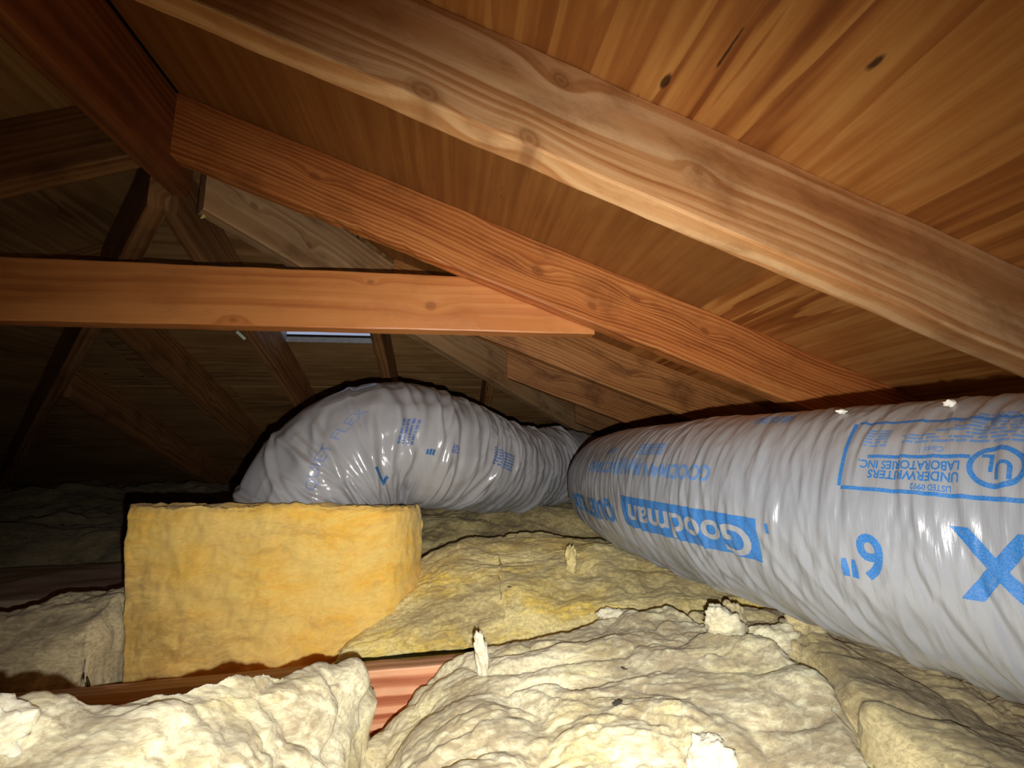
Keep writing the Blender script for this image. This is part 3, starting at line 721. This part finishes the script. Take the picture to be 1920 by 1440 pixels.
# upper row: listing mark and maker's line
R1(flat_frame(0, -.085, -.46, 0, .0036), .869, 5.062, name='listing_frame')
R1(flat_oval(0, 0, .0205, .0185, .0042), .750, 5.270, name='listing_ring')
R1(flat_text('U', .021, .03, .85), .7385, 5.300, name='listing_letter')
R1(flat_text('L', .021, .03, .85), .7515, 5.345, name='listing_letter')
R1(flat_text('UNDERWRITERS', .0120, .025, .80), .775, 5.222, name='lettering')
R1(flat_text('LABORATORIES INC.', .0120, .025, .72), .775, 5.298, name='lettering')
R1(flat_text('LISTED 0992', .0075, .02, .75), .781, 5.135, name='lettering')
R1(flat_rect(0, 0, .080, .0035), .769, 5.345, name='rule_line')
R1(flat_text('Class 1', .0080, .02, .9), .789, 5.405, blue_f, 'fine_lettering')
R1(bars([(0, .030, 0, .0022), (0, .026, -.004, .002), (.004, .03, -.008, .002)], 1), .795, 5.46, blue_f, 'fine_print')
R1(bars([(-.10+.004*k, .035-.012*(k % 3), -.0046*k, .0026) for k in range(9)], 2), .765, 5.46, blue_f, 'fine_print')
R1(bars([(0, .02, -.004*k, .002) for k in range(6)], 3), .835, 5.43, blue_f, 'fine_print')
R1(flat_text('GOODMAN MANUFACTURING', .030, .03, .82), 1.020, 5.175, blue_f, 'maker_lettering', .0013, .0016)
R1(flat_text('CLASS 1 AIR DUCT', .010, .01, .9), 1.165, 5.235, blue_f, 'fine_lettering')
R1(bars([(0, .06, -.006*k, .004) for k in range(4)], 4), 1.125, 5.33, blue_f, 'fine_print')
R1(bars([(0, .05, -.006*k, .004) for k in range(2)], 5), 1.26, 5.36, blue_f, 'fine_print')
R1(bars([(0, .05, -.007*k, .004) for k in range(3)], 6), .95, 5.80, blue_f, 'fine_print')
def L1(art, u, v, du, dv, mat=blue, name='lettering', off=.0012, step=.003): return stamp(left, art, u, v, du, dv, mat, name, dl, off, step)
blue_d = ink('blue_print_dim', L(86, 112, 170), L(160, 162, 169)); blue_w = ink('blue_print_worn', L(124, 140, 180), L(160, 162, 169))
L1(flat_text('7', .062, .02, .8), .522, 2.05, -1., .35, name='size_mark')
L1(flat_text('QUIET FLEX', .030, .0, 1.05), .395, 1.80, .159, -.078, blue_w, 'large_lettering')
L1(bars([(0, .045, .006*k, .0045) for k in range(6)], 11), .40, 2.28, -.25, -1., blue, 'fine_print')
L1(bars([(0, .06, .008*k, .005) for k in range(4)], 12), .60, 1.95, .35, -1., blue_d, 'fine_print')
L1(bars([(0, .02, .006*k, .0045) for k in range(3)], 13), .69, 2.08, .2, -1., blue_d, 'fine_print')
L1(bars([(0, .085, .008*k, .005) for k in range(6)], 14), .80, 2.05, 1., .1, blue_d, 'fine_print')
L1(bars([(0, .015, .006*k, .0045) for k in range(3)], 15), .64, 2.12, .2, -1., blue, 'fine_print')

# ------------------------------------------------------------------ fluff and crumbs
def clump(name, base, size, tilt, seed, mat, label, cat='insulation', lumpy=.35, n=26):
    """a torn tuft of glass wool standing on its base point"""
    th = np.linspace(.0, math.pi, n)[:, None]; ph = np.linspace(0, 2*math.pi, n*2, endpoint=False)[None]
    d = np.stack(np.broadcast_arrays(np.sin(th)*np.cos(ph), np.sin(th)*np.sin(ph), np.cos(th)), -1)
    r = 1+lumpy*fbm(d[..., 0]*1.7+seed, d[..., 1]*1.7, d[..., 2]*2.2, 4, seed)+.12*np.abs(noise(d[..., 0]*6, d[..., 1]*6, d[..., 2]*6, seed+3))
    P = d*r[..., None]*np.array(size)/2
    P[..., 2] += size[2]*.42
    P[..., 0] += tilt[0]*P[..., 2]; P[..., 1] += tilt[1]*P[..., 2]
    V = P.reshape(-1, 3); fs = gridfaces(n, n*2, True)
    me = mesh(name, V, fs[:, ::-1], {'gc': V+np.array(base), 'dirt': np.full(len(V), .3)}, True)
    o = link(name, me, mat); o.location = base; props(o, label, cat); return o
tuft = fiber('glass_wool_tuft', L(246, 240, 214), L(244, 232, 180), L(196, 182, 150), .5, .35)
clump('insulation_tuft', (.050, .676, -.322), (.019, .016, .060), (-.12, .0), 3, tuft, 'thin pale tuft of glass wool standing up beside the bare joist')
clump('insulation_tuft', (.268, .955, -.268), (.024, .02, .066), (.0, .0), 5, fb_mid, 'finger-like tuft standing on the swollen yellow batt')
clump('insulation_tuft', (.432, .655, -.290), (.052, .034, .048), (-.3, .0), 8, tuft, 'whitest ragged tuft, on the crest of the front middle batt near the duct')
clump('insulation_tuft', (.487, .71, -.300), (.036, .03, .046), (.0, .0), 12, fb_near2, 'small tan tuft tucked under the duct behind the whitest tuft')
clump('insulation_tuft', (.500, .640, -.312), (.075, .04, .040), (.1, .0), 16, fb_near, 'rounded cream clump where the two front batts meet')
clump('insulation_tuft', (.565, .650, -.300), (.060, .04, .046), (.0, .0), 21, fb_near2, 'tan lump of glass wool touching the underside of the duct')
clump('insulation_tuft', (.262, .458, -.335), (.044, .034, .038), (.3, .0), 25, tuft, 'short pale tuft at the bottom edge, below the seam between batts')
clump('insulation_tuft', (-.345, .400, -.225), (.060, .04, .052), (.0, .0), 31, tuft, 'bright white blob of glass wool at the far lower left')
clump('insulation_tuft', (.300, .800, -.318), (.060, .03, .034), (.2, .0), 37, tuft, 'low torn tuft in the crack behind the front middle batt')
clump('insulation_shred', (-.548, .93, .535), (.012, .012, .036), (.5, .3), 44, fb_or, 'yellow shred of glass wool hanging by the end of the ridge board', lumpy=.2, n=14)
lint = plain('lint_white', L(226, 220, 210), .95, 0, .1)
for b, sz, lb in (((.450, .42, .040), (.011, .008, .005), 'speck of white lint on top of the printed duct, farther of two'), ((.478, .332, .038), (.010, .008, .006), 'speck of white lint on top of the printed duct, nearer of two')):
    clump('lint', b, sz, (0, 0), int(b[1]*1000), lint, lb, 'lint', .4, 12)
fleck = plain('dark_fleck', L(70, 66, 62), .8)
for b, ang, sz, lb in (((.199, .531, -.297), .6, (.016, .004, .002), 'dark sliver lying on the middle of the front batt'), ((.118, .889, -.265), .2, (.009, .003, .002), 'tiny dark crumb on the swollen yellow batt'),
                       ((.242, .612, -.300), -.7, (.008, .003, .002), 'tiny dark crumb above the dark sliver on the front batt')):
    o = clump('debris_fleck', b, sz, (0, 0), int(b[1]*900), fleck, lb, 'debris', .5, 9); o.rotation_euler = (.5, .1, ang)
ws = box('strip', (-.018, -.0015, -.0045), (.018, .0015, .0045), plain('strip_white', L(235, 238, 225), .5))  # small plain white bar
ws.name = 'white_strip'; ws.location = (-.692, 1.437, .408); ws.rotation_euler = (.1, .75, .2)
bm = bmesh.new(); bm.from_mesh(ws.data); bmesh.ops.bevel(bm, geom=bm.edges[:], offset=.0008, segments=2, affect='EDGES'); bm.to_mesh(ws.data); bm.free()
props(ws, 'small white strip stuck below the far hip end rafters', 'strip')

# ------------------------------------------------------------------ stand the model on the floor plane
for o in list(COL.objects):
    if o.parent is None: o.location.z += LIFT
